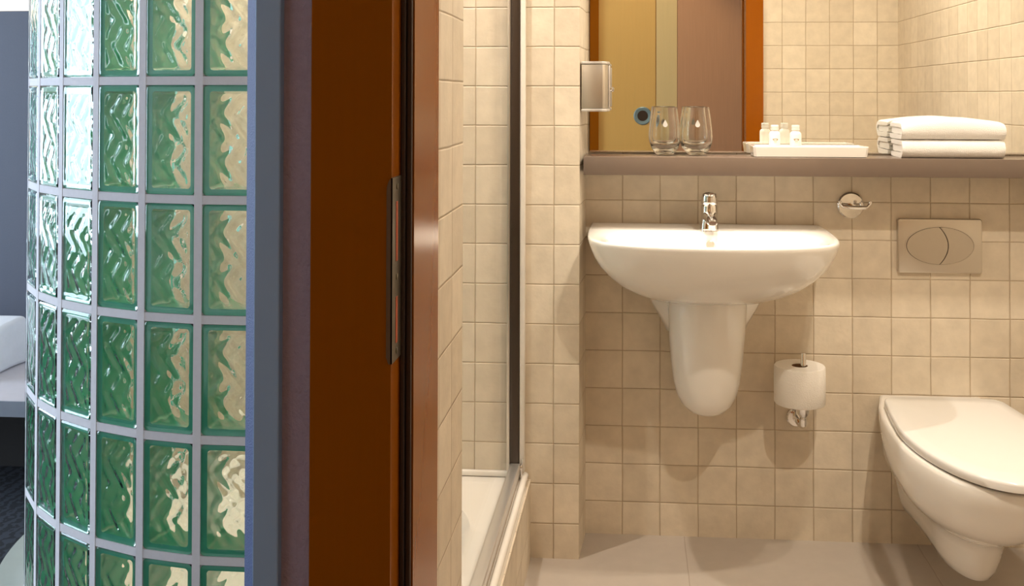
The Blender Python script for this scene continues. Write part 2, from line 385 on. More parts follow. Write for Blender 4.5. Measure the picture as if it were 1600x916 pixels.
# ------------------------------------------------------------------ glass block wall
CX, CY, RR, ST, A0 = -0.6685, 2.2895, 0.6437, 0.17055, -1.66272
ZB0 = EYE - 0.977; PITCH = 0.2; NR = 6; NC = 12; TH = 0.078
def arc(i, r):      # joint i: i=0 first joint left of the frame, growing to the left
    a = A0 - ST * i
    return Vector((CX + r * math.cos(a), CY + r * math.sin(a)))
struct('wall_kerb', (lambda bm: (loft(bm, [[(CX + (RR + 0.055) * math.cos(-PI / 2 - t * 1.95 / 40), CY + (RR + 0.055) * math.sin(-PI / 2 - t * 1.95 / 40), z) for t in range(41)]
        + [(CX + (RR - TH) * math.cos(-PI / 2 - t * 1.95 / 40), CY + (RR - TH) * math.sin(-PI / 2 - t * 1.95 / 40), z) for t in range(40, -1, -1)]
        + [(-0.336, CY - RR + TH, z), (-0.336, CY - RR - 0.055, z)] for z in (0.0, ZB0 - 0.008)]), bm)[1])(BM()), M['kerb'],
       'curved pale stone kerb under the glass block wall')
# mortar grid
bm = BM(); JW = 0.0072
def bar(bm, p0, p1, q0, q1, z0, z1):   # p outer, q inner (2d points)
    v = [(p0.x, p0.y), (p1.x, p1.y), (q1.x, q1.y), (q0.x, q0.y)]
    prism(bm, v, z0, z1)
def aofs(r): return JW / r
ZT = ZB0 + NR * PITCH
ro, ri = RR - 0.0015, RR - TH + 0.0015
for i in range(0, NC):
    a = A0 - ST * i; d = JW / RR
    f = lambda r, aa: Vector((CX + r * math.cos(aa), CY + r * math.sin(aa)))
    bar(bm, f(ro, a - d), f(ro, a + d), f(ri, a - d), f(ri, a + d), ZB0 - 0.008, ZT + 0.008)
# horizontal joints: per column, flat facets so they meet the blocks
cols = []           # (centre2d, outward normal, tangent) of each block
for i in range(-1, NC - 1):
    am = A0 - ST * (i + 0.5); n2 = Vector((math.cos(am), math.sin(am)))
    cols.append((Vector((CX, CY)) + n2 * (RR * math.cos(ST / 2)), n2))
sx = cols[0][0].x + 0.055
cols.insert(0, (Vector((sx + 0.055, CY - RR * math.cos(ST / 2))), Vector((0, -1))))
HW = RR * math.sin(ST / 2) - JW + 0.0006
for (c2, n2) in cols:
    t2 = Vector((-n2.y, n2.x))
    for r_ in range(NR + 1):
        z = ZB0 + r_ * PITCH
        o_ = c2 - n2 * 0.0015; q_ = c2 - n2 * (TH - 0.0015)
        bar(bm, o_ - t2 * HW, o_ + t2 * HW, q_ - t2 * HW, q_ + t2 * HW, z - 0.0072, z + 0.0072)
for x_ in (sx, sx + 0.11):
    box(bm, x_ - JW, x_ + JW, CY - RR + 0.0035, CY - RR + TH - 0.001, ZB0 - 0.008, ZT + 0.008)
struct('wall_curved', bm, M['mortar'], 'pale grey mortar grid of the curved glass block wall')
struct('wall_stub', box(BM(), -0.498, -0.336, CY - RR + 0.004, CY - RR + TH, 0, CEIL), M['plaster'], 'short wall between the glass blocks and the tiled partition')
bm = BM()
loft(bm, [[(CX + RR * math.cos(-PI / 2 - t * 1.95 / 40), CY + RR * math.sin(-PI / 2 - t * 1.95 / 40), z) for t in range(41)]
        + [(CX + (RR - TH) * math.cos(-PI / 2 - t * 1.95 / 40), CY + (RR - TH) * math.sin(-PI / 2 - t * 1.95 / 40), z) for t in range(40, -1, -1)]
        + [(-0.499, CY - RR + TH, z), (-0.499, CY - RR, z)] for z in (ZT + 0.008, 2.5)])
struct('wall_upper', bm, M['plaster'], 'plain wall above the glass blocks')

# one block, local axes: x across, -y outward, z up; origin bottom centre
BW = HW * 2 - 0.001; BH = PITCH - 0.0148
def rrect(w, h, r, n=4):
    pts = []
    for cx_, cz_, a0 in ((w / 2 - r, h / 2 - r, 0), (-w / 2 + r, h / 2 - r, PI / 2), (-w / 2 + r, -h / 2 + r, PI), (w / 2 - r, -h / 2 + r, 1.5 * PI)):
        for k in range(n + 1):
            a = a0 + PI / 2 * k / n; pts.append((cx_ + r * math.cos(a), cz_ + r * math.sin(a)))
    return pts
def wavefn(x, z):
    # lens-shaped dents running diagonally both ways, fading at the pane's border
    u = x * 0.82 + z * 0.57; v = x * 0.82 - z * 0.57
    a = math.sin(u * 2 * PI / 0.025 + 0.4 * math.sin(z * 46)); b = math.sin(v * 2 * PI / 0.025 + 0.9 + 0.4 * math.sin(z * 37 + 1))
    k = 0.5 + 0.5 * math.sin(z * 78 + x * 30)
    e = min(1, (BW / 2 - 0.013 - abs(x)) / 0.006) if abs(x) < BW / 2 - 0.013 else 0
    g_ = min(1, (BH / 2 - 0.014 - abs(z)) / 0.006) if abs(z) < BH / 2 - 0.014 else 0
    return 0.00115 * (a * k + b * (1 - k)) * max(0, e) * max(0, g_)
def pane(side):
    # side=+1 front (y=0 outwards), -1 rear ; slab with flat-ish outer face and dented inner face
    bm = BM(); nx, nz = 26, 56; t = 0.0075
    def P(i, j, inner):
        x = (-0.5 + i / nx) * (BW - 0.001); z = (-0.5 + j / nz) * (BH - 0.001)
        ex = min(BW / 2 - abs(x), BH / 2 - abs(z)); rd = 0.0025 * max(0, 1 - ex / 0.0035) ** 2
        # rounded plan corners
        r = 0.008; cx_, cz_ = BW / 2 - r, BH / 2 - r
        if abs(x) > cx_ and abs(z) > cz_:
            dx, dz = abs(x) - cx_, abs(z) - cz_; m_ = max(dx, dz); l_ = math.hypot(dx, dz)
            if l_ > 0: x = math.copysign(cx_ + dx * m_ / l_, x); z = math.copysign(cz_ + dz * m_ / l_, z)
        if inner: d = t + wavefn(x, z)
        else: d = rd + 0.32 * wavefn(x * 0.97, z + 0.01) + (0.0009 if ex > 0.011 else 0)
        y = d if side > 0 else TH - d
        return (x, y, z + BH / 2)
    A = [[bm.verts.new(P(i, j, False)) for j in range(nz + 1)] for i in range(nx + 1)]
    B = [[bm.verts.new(P(i, j, True)) for j in range(nz + 1)] for i in range(nx + 1)]
    for i in range(nx):
        for j in range(nz):
            bm.faces.new((A[i][j], A[i + 1][j], A[i + 1][j + 1], A[i][j + 1])); bm.faces.new((B[i][j], B[i][j + 1], B[i + 1][j + 1], B[i + 1][j]))
    for i in range(nx):
        bm.faces.new((A[i][0], B[i][0], B[i + 1][0], A[i + 1][0])); bm.faces.new((A[i][nz], A[i + 1][nz], B[i + 1][nz], B[i][nz]))
    for j in range(nz):
        bm.faces.new((A[0][j], A[0][j + 1], B[0][j + 1], B[0][j])); bm.faces.new((A[nx][j], B[nx][j], B[nx][j + 1], A[nx][j + 1]))
    return bm
def rim():
    bm = BM(); o_ = rrect(BW, BH, 0.008); i_ = rrect(BW - 0.020, BH - 0.020, 0.006)
    y0, y1 = 0.0080, TH - 0.0080; n = len(o_)
    R_ = [[bm.verts.new((x, y, z + BH / 2)) for x, z in pts] for pts, y in ((o_, y0), (o_, y1), (i_, y1), (i_, y0))]
    for k in range(4):
        a, b = R_[k], R_[(k + 1) % 4]
        for j in range(n): bm.faces.new((a[j], a[(j + 1) % n], b[(j + 1) % n], b[j]))
    return bm
ords = ['first', 'second', 'third', 'fourth', 'fifth', 'sixth', 'seventh', 'eighth', 'ninth', 'tenth', 'eleventh', 'twelfth', 'thirteenth']
proto = thing('glass_block', 'x', 'glass block')
pf = obj('front_pane', pane(1), M['block_pane'], proto, smooth=60)
pr_ = obj('rear_pane', pane(-1), M['block_pane'], proto, smooth=60)
prm = obj('rim', rim(), M['block_rim'], proto, smooth=40, label='deep green glass side walls')
first = True
for ci, (c2, n2) in enumerate(cols):
    for r_ in range(NR):
        if first: o = proto; first = False
        else:
            o = proto.copy(); C.objects.link(o)
            for ch in (pf, pr_, prm):
                c = ch.copy(); C.objects.link(c); c.parent = o
        o.location = (c2.x, c2.y, ZB0 + r_ * PITCH + 0.0074)
        o.rotation_euler = (0, 0, math.atan2(n2.y, n2.x) + PI / 2)
        row = ['top row', 'second row from the top', 'third row from the top', 'fourth row from the top', 'fifth row from the top', 'bottom row'][NR - 1 - r_]
        if ci == 0: lab = 'green glass block hidden behind the blue wall edge, ' + row
        elif ci <= 6: lab = 'green glass block, %s column left of the blue wall edge, %s' % (ords[ci - 1], row)
        else: lab = 'far-side green glass block, %s column from the wall edge, %s' % (ords[ci - 1], row)
        o['label'] = lab; o['category'] = 'glass block'; o['group'] = 'green glass blocks of the curved wall'

# ------------------------------------------------------------------ bedroom
bed = thing('bed', 'bed with white duvet on a pale low platform at the left edge', 'bed', (-2.8, 3.1, 0))
obj('platform', box(BM(), -4.3, -1.50, 2.745, 3.40, 0.262, 0.300, 0.002), [M['platform']], bed, label='pale platform board')
obj('platform_edge', box(BM(), -4.3, -1.498, 2.740, 2.7445, 0.256, 0.2995), M['platform_edge'], bed, label='grey front edge of the platform')
obj('plinth', box(BM(), -4.2, -1.6, 3.05, 3.38, 0, 0.261), M['dark'], bed)
bm = box(BM(), -4.2, -1.952, 2.90, 3.16, 0.301, 0.448, 0.018, 4)
bmesh.ops.subdivide_edges(bm, edges=[e for e in bm.edges if e.calc_length() > 0.2], cuts=10, use_grid_fill=True)
for v in bm.verts:
    v.co += Vector((0, 0, 0.006)) * noise.noise(v.co * 6) + Vector((0.012 * noise.noise(v.co * 9 + Vector((5, 0, 0))), 0.010 * noise.noise(v.co * 8), 0))
    v.co.x += 0.010 * max(0, (0.44 - v.co.z) / 0.14) if v.co.x > -2.1 else 0
    if v.co.z < 0.302: v.co.z = 0.302
obj('duvet', bm, M['linen'], bed)
hb = obj('headboard', box(BM(), -4.3, -1.345, 3.46, 3.50, 0, 1.462, 0.004), M['headboard'])
tag(hb, 'tall dark blue-grey headboard panel behind the bed', 'headboard')

# ------------------------------------------------------------------ shower
tray = thing('shower_tray', 'white shower tray with a raised rim behind the glass screen', 'shower tray', (-0.6, 2.1, 0))
# tray rim deck: polygon following the curve, with a sunk round basin
def trayring(off, z, n=64):
    pts = []
    x0, x1, y0, y1 = -1.20 + off, -0.262 - off, 1.735 + off, YC - off
    for k in range(n):
        a = 2 * PI * k / n
        dx, dy = math.cos(a), math.sin(a)
        t = 1e9
        cx_, cy_ = -0.70, 2.14
        if dx > 0: t = min(t, (x1 - cx_) / dx)
        if dx < 0: t = min(t, (x0 - cx_) / dx)
        if dy > 0: t = min(t, (y1 - cy_) / dy)
        if dy < 0: t = min(t, (y0 - cy_) / dy)
        # left side follows the glass circle
        b = (cx_ - CX) * dx + (cy_ - CY) * dy; c = (cx_ - CX) ** 2 + (cy_ - CY) ** 2 - (RR - TH - 0.004 - off) ** 2
        tc = -b + math.sqrt(max(0, b * b - c))
        if dx < 0: t = min(t, tc)
        pts.append((cx_ + dx * t, cy_ + dy * t, z))
    return pts
def ell(cx_, cy_, a_, b_, z, n=64, e=2.6):
    out = []
    for k in range(n):
        t = 2 * PI * k / n; c, s = math.cos(t), math.sin(t)
        out.append((cx_ + a_ * math.copysign(abs(c) ** (2 / e), c), cy_ + b_ * math.copysign(abs(s) ** (2 / e), s), z))
    return out
bm = BM()
loft(bm, [trayring(0.0, 0.150), trayring(0.0, 0.196), trayring(0.004, 0.203), trayring(0.012, 0.205), trayring(0.060, 0.203), ell(-0.70, 2.14, 0.345, 0.335, 0.200), ell(-0.70, 2.14, 0.325, 0.315, 0.180),
          ell(-0.70, 2.14, 0.29, 0.285, 0.100), ell(-0.70, 2.14, 0.24, 0.24, 0.080), ell(-0.70, 2.14, 0.04, 0.04, 0.075)], cap0=True)
obj('basin', bm, M['acrylic'], tray, smooth=40)
obj('back_lip', box(BM(), -1.1, -0.275, 2.540, YC - 0.0005, 0.206, 0.219, 0.004), M['acrylic'], tray)
obj('outer_lip', tube(BM(), [(-0.2725, 1.66, 0.2075), (-0.2725, 2.1, 0.2075), (-0.2725, YC - 0.003, 0.2075)], 0.0085, 16), M['acrylic'], tray)
obj('drain', lathe(BM(), (-0.70, 2.14, 0.0755), [(0.038, 0), (0.038, 0.003), (0.02, 0.005)], 32), M['chrome'], tray, label='chrome drain cover')
struct('trim_3', box(BM(), -0.2740, -0.2585, 1.646, YC, 0, 0.196), M['tile_apron'], 'beige tiled apron below the shower tray')
scr = thing('shower_screen', 'framed glass shower screen with dark vertical post and pale bottom rail', 'shower screen', (-0.29, 2.1, 0.2))
obj('wall_post', box(BM(), -0.3155, -0.2865, 2.536, 2.556, 0.2265, 2.05, 0.0015), M['bronze'], scr, label='dark bronze vertical wall profile')
obj('post_edge', box(BM(), -0.3170, -0.3095, 2.530, 2.5355, 0.2265, 2.05, 0.001), M['satin'], scr, label='thin lighter edge strip')
obj('seal_strip', box(BM(), -0.2860, -0.2725, 2.538, 2.5565, 0.2200, 2.05, 0.003), M['pvc'], scr, label='off-white seal strip')
obj('bottom_rail', box(BM(), -0.3085, -0.2830, 1.652, 2.5345, 0.2175, 0.2440, 0.0025), M['aluminium'], scr, label='pale aluminium bottom rail')
obj('glass_pane', box(BM(), -0.3085, -0.3045, 1.66, 2.5295, 0.2441, 2.03), M['screen_glass'], scr, smooth=0)
obj('rail_base', box(BM(), -0.3060, -0.2850, 1.752, 2.534, 0.2060, 0.2174), M['silicone'], scr)
bm = BM(); tube(bm, [(-0.2795, 2.528, 0.206), (-0.2795, 2.528, 0.232)], 0.0032); lathe(bm, (-0.2810, 2.528, 0.236), [(0.001, -0.007), (0.006, -0.004), (0.0065, 0), (0.005, 0.005), (0.001, 0.007)], 16)
tube(bm, [(-0.2775, 2.530, 0.238), (-0.2760, 2.532, 0.256)], 0.002)
obj('hinge_pin', bm, M['chrome'], scr, label='chrome pivot pin at the foot of the post')

# ------------------------------------------------------------------ shelf and mirror
sh = obj('wall_shelf', box(BM(), -0.1270, XR - 0.001, YC, YB - 0.0005, 0.9640, 1.0098, 0.0012), M['shelf']); tag(sh, 'long taupe shelf under the mirror', 'shelf')
mir = thing('mirror', 'wide frameless wall mirror above the taupe shelf', 'mirror', (0.5, 2.71, 1.02))
obj('mirror_glass', box(BM(), -0.1175, XR - 0.002, 2.7065, 2.7095, 1.0140, 2.10), M['mirror'], mir, smooth=0)
obj('backing', box(BM(), -0.1195, XR - 0.001, 2.7097, 2.7125, 1.0160, 2.105), M['dark'], mir, smooth=0)

# ------------------------------------------------------------------ washbasin
wb = thing('washbasin', 'white wall-hung ceramic washbasin with semi-pedestal below', 'washbasin', (0.185, YB - 0.002, 0.55))
bx = 0.187; YW = YB - 0.0012
def basin_outline(n=96):
    # right half of plan from back corner to the front centre, then mirrored
    ctrl = [(0.300, YW), (0.302, 2.60), (0.300, 2.50), (0.296, 2.44), (0.286, 2.395), (0.262, 2.355), (0.222, 2.325), (0.165, 2.303), (0.09, 2.289), (0.0, 2.284)]
    # catmull-rom
    P = [Vector(c) for c in ctrl]; P = [P[0] * 2 - P[1]] + P + [Vector((-P[-2].x, P[-2].y))]
    out = []
    for i in range(1, len(P) - 2):
        for k in range(5):
            t = k / 5
            out.append(0.5 * ((2 * P[i]) + (-P[i - 1] + P[i + 1]) * t + (2 * P[i - 1] - 5 * P[i] + 4 * P[i + 1] - P[i + 2]) * t * t + (-P[i - 1] + 3 * P[i] - 3 * P[i + 1] + P[i + 2]) * t ** 3))
    out.append(Vector(ctrl[-1]))
    left = [Vector((-p_.x, p_.y)) for p_ in reversed(out[:-1])]
    half = out + left          # back right -> front -> back left
    back = [Vector((x, YW)) for x in (-0.24, -0.18, -0.12, -0.06, 0, 0.06, 0.12, 0.18, 0.24)]
    return half + back
OUT = basin_outline(); NB = len(OUT)
def bring(fx, fy, z, anchor=YW):
    return [(bx + p_.x * fx, anchor + (p_.y - anchor) * fy, z) for p_ in OUT]
ICX, ICY = bx, 2.408
def iring(a_, b_, z, e=3.2, dy=0):
    out = []
    for p_ in OUT:
        # direction from the inner centre to the outline point picks the inner point
        dx, dy_ = p_.x / 0.30, (p_.y - ICY) / 0.20
        t = math.atan2(dy_, dx); c, s = math.cos(t), math.sin(t)
        out.append((ICX + a_ * math.copysign(abs(c) ** (2 / e), c), ICY + dy + b_ * math.copysign(abs(s) ** (2 / e), s), z))
    return out
bm = BM()
RZ = 0.8245
prof = [(0.10, 0.14, 0.645), (0.22, 0.26, 0.646), (0.34, 0.38, 0.650), (0.48, 0.52, 0.656), (0.62, 0.65, 0.676), (0.74, 0.765, 0.699), (0.84, 0.86, 0.727), (0.915, 0.925, 0.754), (0.960, 0.965, 0.779), (0.985, 0.988, 0.800), (0.997, 0.998, 0.813), (1.0, 1.0, 0.8195), (0.996, 0.997, 0.8235), (0.985, 0.989, 0.8250)]
rings = [bring(*a) for a in prof]
rings += [iring(0.262, 0.102, 0.8235), iring(0.250, 0.094, 0.8190), iring(0.240, 0.088, 0.800), iring(0.222, 0.080, 0.765, 2.8), iring(0.185, 0.066, 0.735, 2.5), iring(0.11, 0.045, 0.720, 2.2), iring(0.03, 0.025, 0.716, 2)]
loft(bm, rings)
obj('bowl', bm, M['ceramic'], wb, smooth=50)
obj('overflow', lathe(BM(), (bx - 0.002, 2.4935, 0.802), [(0.010, 0.0), (0.010, -0.0035), (0.0085, -0.0045)], 24, axis='y'), M['satin'], wb, label='round overflow hole')
obj('drain', lathe(BM(), (ICX, ICY, 0.7155), [(0.025, 0), (0.025, 0.003), (0.01, 0.005)], 24), M['chrome'], wb)
# semi pedestal
def pring(hw, yf, z, n=28, e=2.3):
    pts = [(bx - 0.002 + hw, YW, z)]
    yc = yf + min(0.11, (YW - yf) * 0.55)
    for k in range(n + 1):
        t = PI * k / n; c, s = math.cos(t), math.sin(t)
        pts.append((bx - 0.002 + hw * math.copysign(abs(c) ** (2 / e), c), yc - (yc - yf) * abs(s) ** (2 / e), z))
    pts.append((bx - 0.002 - hw, YW, z))
    return pts
bm = BM()
loft(bm, [pring(0.014, 2.600, 0.3560), pring(0.034, 2.576, 0.3590), pring(0.052, 2.557, 0.368), pring(0.066, 2.541, 0.384), pring(0.077, 2.529, 0.408), pring(0.085, 2.519, 0.442), pring(0.091, 2.510, 0.495), pring(0.0955, 2.502, 0.56), pring(0.099, 2.496, 0.62), pring(0.100, 2.493, 0.664), pring(0.100, 2.493, 0.690)])
obj('semi_pedestal', bm, M['ceramic'], wb, smooth=50)
# side flanges of the pedestal against the wall
for s_ in (-1, 1):
    bm = BM()
    rr = []
    for z, w_ in ((0.555, 0.100), (0.58, 0.112), (0.61, 0.130), (0.635, 0.143), (0.660, 0.150), (0.70, 0.152)):
        rr.append([(bx - 0.002 + s_ * 0.085, YW, z), (bx - 0.002 + s_ * 0.085, 2.60, z), (bx - 0.002 + s_ * (w_ - 0.012), 2.63, z), (bx - 0.002 + s_ * w_, 2.66, z), (bx - 0.002 + s_ * w_, YW, z)])
    loft(bm, rr); obj('pedestal_flange', bm, M['ceramic'], wb, smooth=50)
# tap (its own thing)
tap = thing('basin_tap', 'chrome single-lever tap on the back of the washbasin', 'tap', (bx + 0.002, 2.585, RZ))
tx, ty = bx + 0.002, 2.585
def rr_xy(cx_, cy_, w_, d_, z, e=3.5, n=28):
    return ell(cx_, cy_, w_ / 2, d_ / 2, z, n, e)
bm = BM()
loft(bm, [rr_xy(tx, ty, 0.047, 0.050, RZ - 0.0005), rr_xy(tx, ty, 0.0465, 0.050, RZ + 0.006), rr_xy(tx, ty, 0.042, 0.047, RZ + 0.022), rr_xy(tx + .001, ty + 0.003, 0.0425, 0.0445, RZ + 0.040, 2.4), rr_xy(tx + .001, ty + 0.003, 0.0430, 0.0440, RZ + 0.062, 2), rr_xy(tx + .001, ty + 0.003, 0.039, 0.040, RZ + 0.066, 2)])
obj('body', bm, M['chrome'], tap, smooth=40)
bm = BM()
def sring(y, z, w_, h_, n=20):
    return [(tx + 0.001 + w_ / 2 * math.copysign(abs(math.cos(2 * PI * k / n)) ** 0.7, math.cos(2 * PI * k / n)), y, z + h_ / 2 * math.copysign(abs(math.sin(2 * PI * k / n)) ** 0.7, math.sin(2 * PI * k / n))) for k in range(n)]
loft(bm, [sring(ty, RZ + 0.035, 0.037, 0.030), sring(ty - 0.03, RZ + 0.036, 0.034, 0.026), sring(ty - 0.07, RZ + 0.035, 0.030, 0.021), sring(ty - 0.095, RZ + 0.032, 0.026, 0.017), sring(ty - 0.103, RZ + 0.030, 0.018, 0.010)])
obj('spout', bm, M['chrome'], tap, smooth=40)
obj('aerator', lathe(BM(), (tx + 0.001, ty - 0.085, RZ + 0.012), [(0.008, 0), (0.0095, 0.002), (0.0095, 0.014)], 20), M['chrome'], tap)
bm = BM(); lathe(bm, (tx + 0.001, ty + 0.003, RZ + 0.066), [(0.0205, 0), (0.0215, 0.004), (0.0210, 0.018), (0.0185, 0.026), (0.010, 0.0295), (0.002, 0.0305)], 28)
loft(bm, [sring(ty - 0.012, RZ + 0.087, 0.018, 0.010), sring(ty - 0.04, RZ + 0.093, 0.016, 0.007), sring(ty - 0.066, RZ + 0.098, 0.015, 0.006), sring(ty - 0.071, RZ + 0.099, 0.010, 0.003)])
obj('lever', bm, M['chrome'], tap, smooth=40)

# ------------------------------------------------------------------ wall accessories
hk = thing('robe_hook', 'small chrome robe hook on a round disc beside the flush plate', 'hook', (0.566, YB, 0.878))
hx, hz = 0.5655, 0.878
obj('disc', lathe(BM(), (hx, YB - 0.001, hz), [(0.0345, 0), (0.0345, -0.005), (0.031, -0.0085), (0.012, -0.0095)], 36, axis='y'), M['chrome'], hk, smooth=40)
bm = BM(); tube(bm, [(hx, YB - 0.009, hz), (hx, YB - 0.030, hz), (hx, YB - 0.042, hz)], [0.008, 0.0065, 0.006])
tube(bm, [(hx - 0.034, YB - 0.040, hz + 0.009), (hx - 0.028, YB - 0.045, hz + 0.001), (hx - 0.01, YB - 0.044, hz - 0.001), (hx + 0.012, YB - 0.044, hz - 0.002), (hx + 0.032, YB - 0.047, hz - 0.001), (hx + 0.040, YB - 0.044, hz + 0.008)], [0.004, 0.0045, 0.005, 0.005, 0.0045, 0.004])
for x_, z_ in ((hx - 0.035, hz + 0.011), (hx + 0.041, hz + 0.011), (hx + 0.018, hz + 0.008)):
    lathe(bm, (x_, YB - 0.043, z_), [(0.001, -0.005), (0.004, -0.004), (0.0052, 0), (0.004, 0.004), (0.001, 0.005)], 14)
obj('hook_arm', bm, M['chrome'], hk, smooth=50)

fp = thing('flush_plate', 'brushed metal dual-flush plate with an oval split button above the toilet', 'flush plate', (0.79, YB, 0.70))
x0, x1, z0, z1 = 0.684, 0.897, 0.7055, 0.8455
obj('plate', prismY(BM(), [(x0 + 0.004, z0), (x1 - 0.004, z0), (x1, z0 + 0.004), (x1, z1 - 0.004), (x1 - 0.004, z1), (x0 + 0.004, z1), (x0, z1 - 0.004), (x0, z0 + 0.004)], YB - 0.012, YB - 0.0005, 0.003, 3), M['satin'], fp)
fcx, fcz, fa, fb = 0.7900, 0.7765, 0.0855, 0.0485
def split_x(z):
    t = (z - fcz) / fb
    return fcx + 0.0225 - 0.0225 * t * t + (-0.002)
def button(side):
    pts = []
    n = 40
    for k in range(n + 1):
        a = -PI / 2 + PI * k / n
        x = fcx + side * fa * 0.985 * math.cos(a); z = fcz + fb * 0.985 * math.sin(a)
        xs = split_x(z) + side * 0.0012
        if side > 0: x = max(x, xs)
        else: x = min(x, xs)
        pts.append((x, z))
    for k in range(n - 1, 0, -1):
        z = fcz + fb * 0.985 * math.sin(-PI / 2 + PI * k / n); pts.append((split_x(z) + side * 0.0012, z))
    cl = []
    for p_ in pts:
        if not cl or (abs(p_[0] - cl[-1][0]) + abs(p_[1] - cl[-1][1])) > 4e-4: cl.append(p_)
    return cl
for s_, nm in ((-1, 'larger left half of the oval flush button'), (1, 'smaller right half of the oval flush button')):
    obj('flush_button', prismY(BM(), button(s_), YB - 0.0152, YB - 0.0128, 0.001, 2), M['satin_button'], fp, label=nm)
bm = BM(); n = 64; V1 = []
for sc_, y_ in ((1.0, YB - 0.0121), (1.035, YB - 0.0121), (1.035, YB - 0.0134), (1.0, YB - 0.0134)):
    V1.append([(fcx + fa * sc_ * math.cos(2 * PI * k / n), y_, fcz + (fb + fa * (sc_ - 1)) * math.sin(2 * PI * k / n)) for k in range(n)])
loft(bm, V1 + [V1[0]], cap0=False, cap1=False)
obj('button_surround', bm, M['satin'], fp)
bm = BM(); prismY(bm, [(fcx + fa * math.cos(2 * PI * k / n), fcz + fb * math.sin(2 * PI * k / n)) for k in range(n)], YB - 0.0126, YB - 0.0121)
obj('button_gap', bm, M['gasket'], fp)  # dark sheet paints the shade in the gap around the split button

# toilet roll on its upright holder
rh = thing('toilet_roll_holder', 'chrome upright toilet roll holder on a round wall disc', 'toilet roll holder', (0.423, YB, 0.32))
obj('disc', lathe(BM(), (0.4235, YB - 0.001, 0.3215), [(0.0245, 0), (0.0245, -0.005), (0.021, -0.0085), (0.008, -0.0095)], 32, axis='y'), M['chrome'], rh, smooth=40)
bm = BM(); px, py = 0.4300, 2.630
tube(bm, [(0.4235, YB - 0.008, 0.3215), (0.426, YB - 0.035, 0.3205), (0.430, py + 0.02, 0.322), (px, py + 0.004, 0.330), (px, py, 0.345)], [0.010, 0.010, 0.010, 0.0105, 0.009])
tube(bm, [(px, py, 0.340), (px, py, 0.42), (px, py, 0.506), (px, py, 0.510)], [0.007, 0.007, 0.007, 0.005])
lathe(bm, (px, py, 0.345), [(0.006, 0), (0.015, 0.012), (0.0165, 0.034), (0.0165, 0.0390)], 20)
obj('arm', bm, M['chrome'], rh, smooth=40)
tr = thing('toilet_roll', 'white toilet paper roll standing upright on the chrome holder', 'toilet roll', (0.4255, 2.628, 0.375))
rx_, ry_ = 0.4205, 2.628
bm = BM(); RO = 0.0640; RI = 0.0205; z0, z1 = 0.3845, 0.4790
loft(bm, [circ((rx_, ry_), RI, z0, 48), circ((rx_, ry_), RO - 0.002, z0, 48), circ((rx_, ry_), RO, z0 + 0.003, 48), circ((rx_, ry_), RO + 0.0005, (z0 + z1) / 2, 48), circ((rx_, ry_), RO, z1 - 0.003, 48), circ((rx_, ry_), RO - 0.002, z1, 48), circ((rx_, ry_), RI, z1, 48), circ((rx_, ry_), RI, z0, 48)], cap0=False, cap1=False)
obj('paper', bm, M['paper'], tr, smooth=40)
bm = BM(); loft(bm, [circ((rx_, ry_), RI - 0.0003, z0 + .0005, 32), circ((rx_, ry_), RI - 0.0003, z1 - 0.001, 32), circ((rx_, ry_), RI - 0.0016, z1 - 0.001, 32), circ((rx_, ry_), RI - 0.0016, z0 + .0005, 32), circ((rx_, ry_), RI - 0.0003, z0 + .0005, 32)], cap0=False, cap1=False)
obj('core', bm, M['cardboard'], tr, smooth=40)

# soap dispenser on the projecting wall corner
sd = thing('soap_dispenser', 'small brushed metal dispenser with a chrome lock left of the mirror', 'dispenser', (-0.1, 2.6, 1.12))
bm = prism(BM(), [(-0.1330, 2.566), (-0.0790, 2.566), (-0.0730, 2.570), (-0.0660, 2.590), (-0.0660, 2.640), (-0.1290, 2.640)], 1.1310, 1.2430, 0.0015)
obj('body', bm, M['satin'], sd)
for z0_, z1_ in ((1.1235, 1.1305), (1.2435, 1.2505)):
    bm = prism(BM(), [(-0.1335, 2.5635), (-0.0800, 2.5635), (-0.0690, 2.569), (-0.0620, 2.590), (-0.0620, 2.642), (-0.1290, 2.642)], z0_, z1_, 0.002)
    obj('end_cap', bm, M['aluminium'], sd)
bm = BM(); box(bm, -0.0655, -0.0610, 2.596, 2.634, 1.133, 1.241, 0.0015); obj('front_panel', bm, M['aluminium'], sd)
obj('lock', lathe(BM(), (-0.0608, 2.606, 1.181), [(0.0065, 0), (0.0065, 0.004), (0.004, 0.006)], 18, axis='x'), M['chrome'], sd)

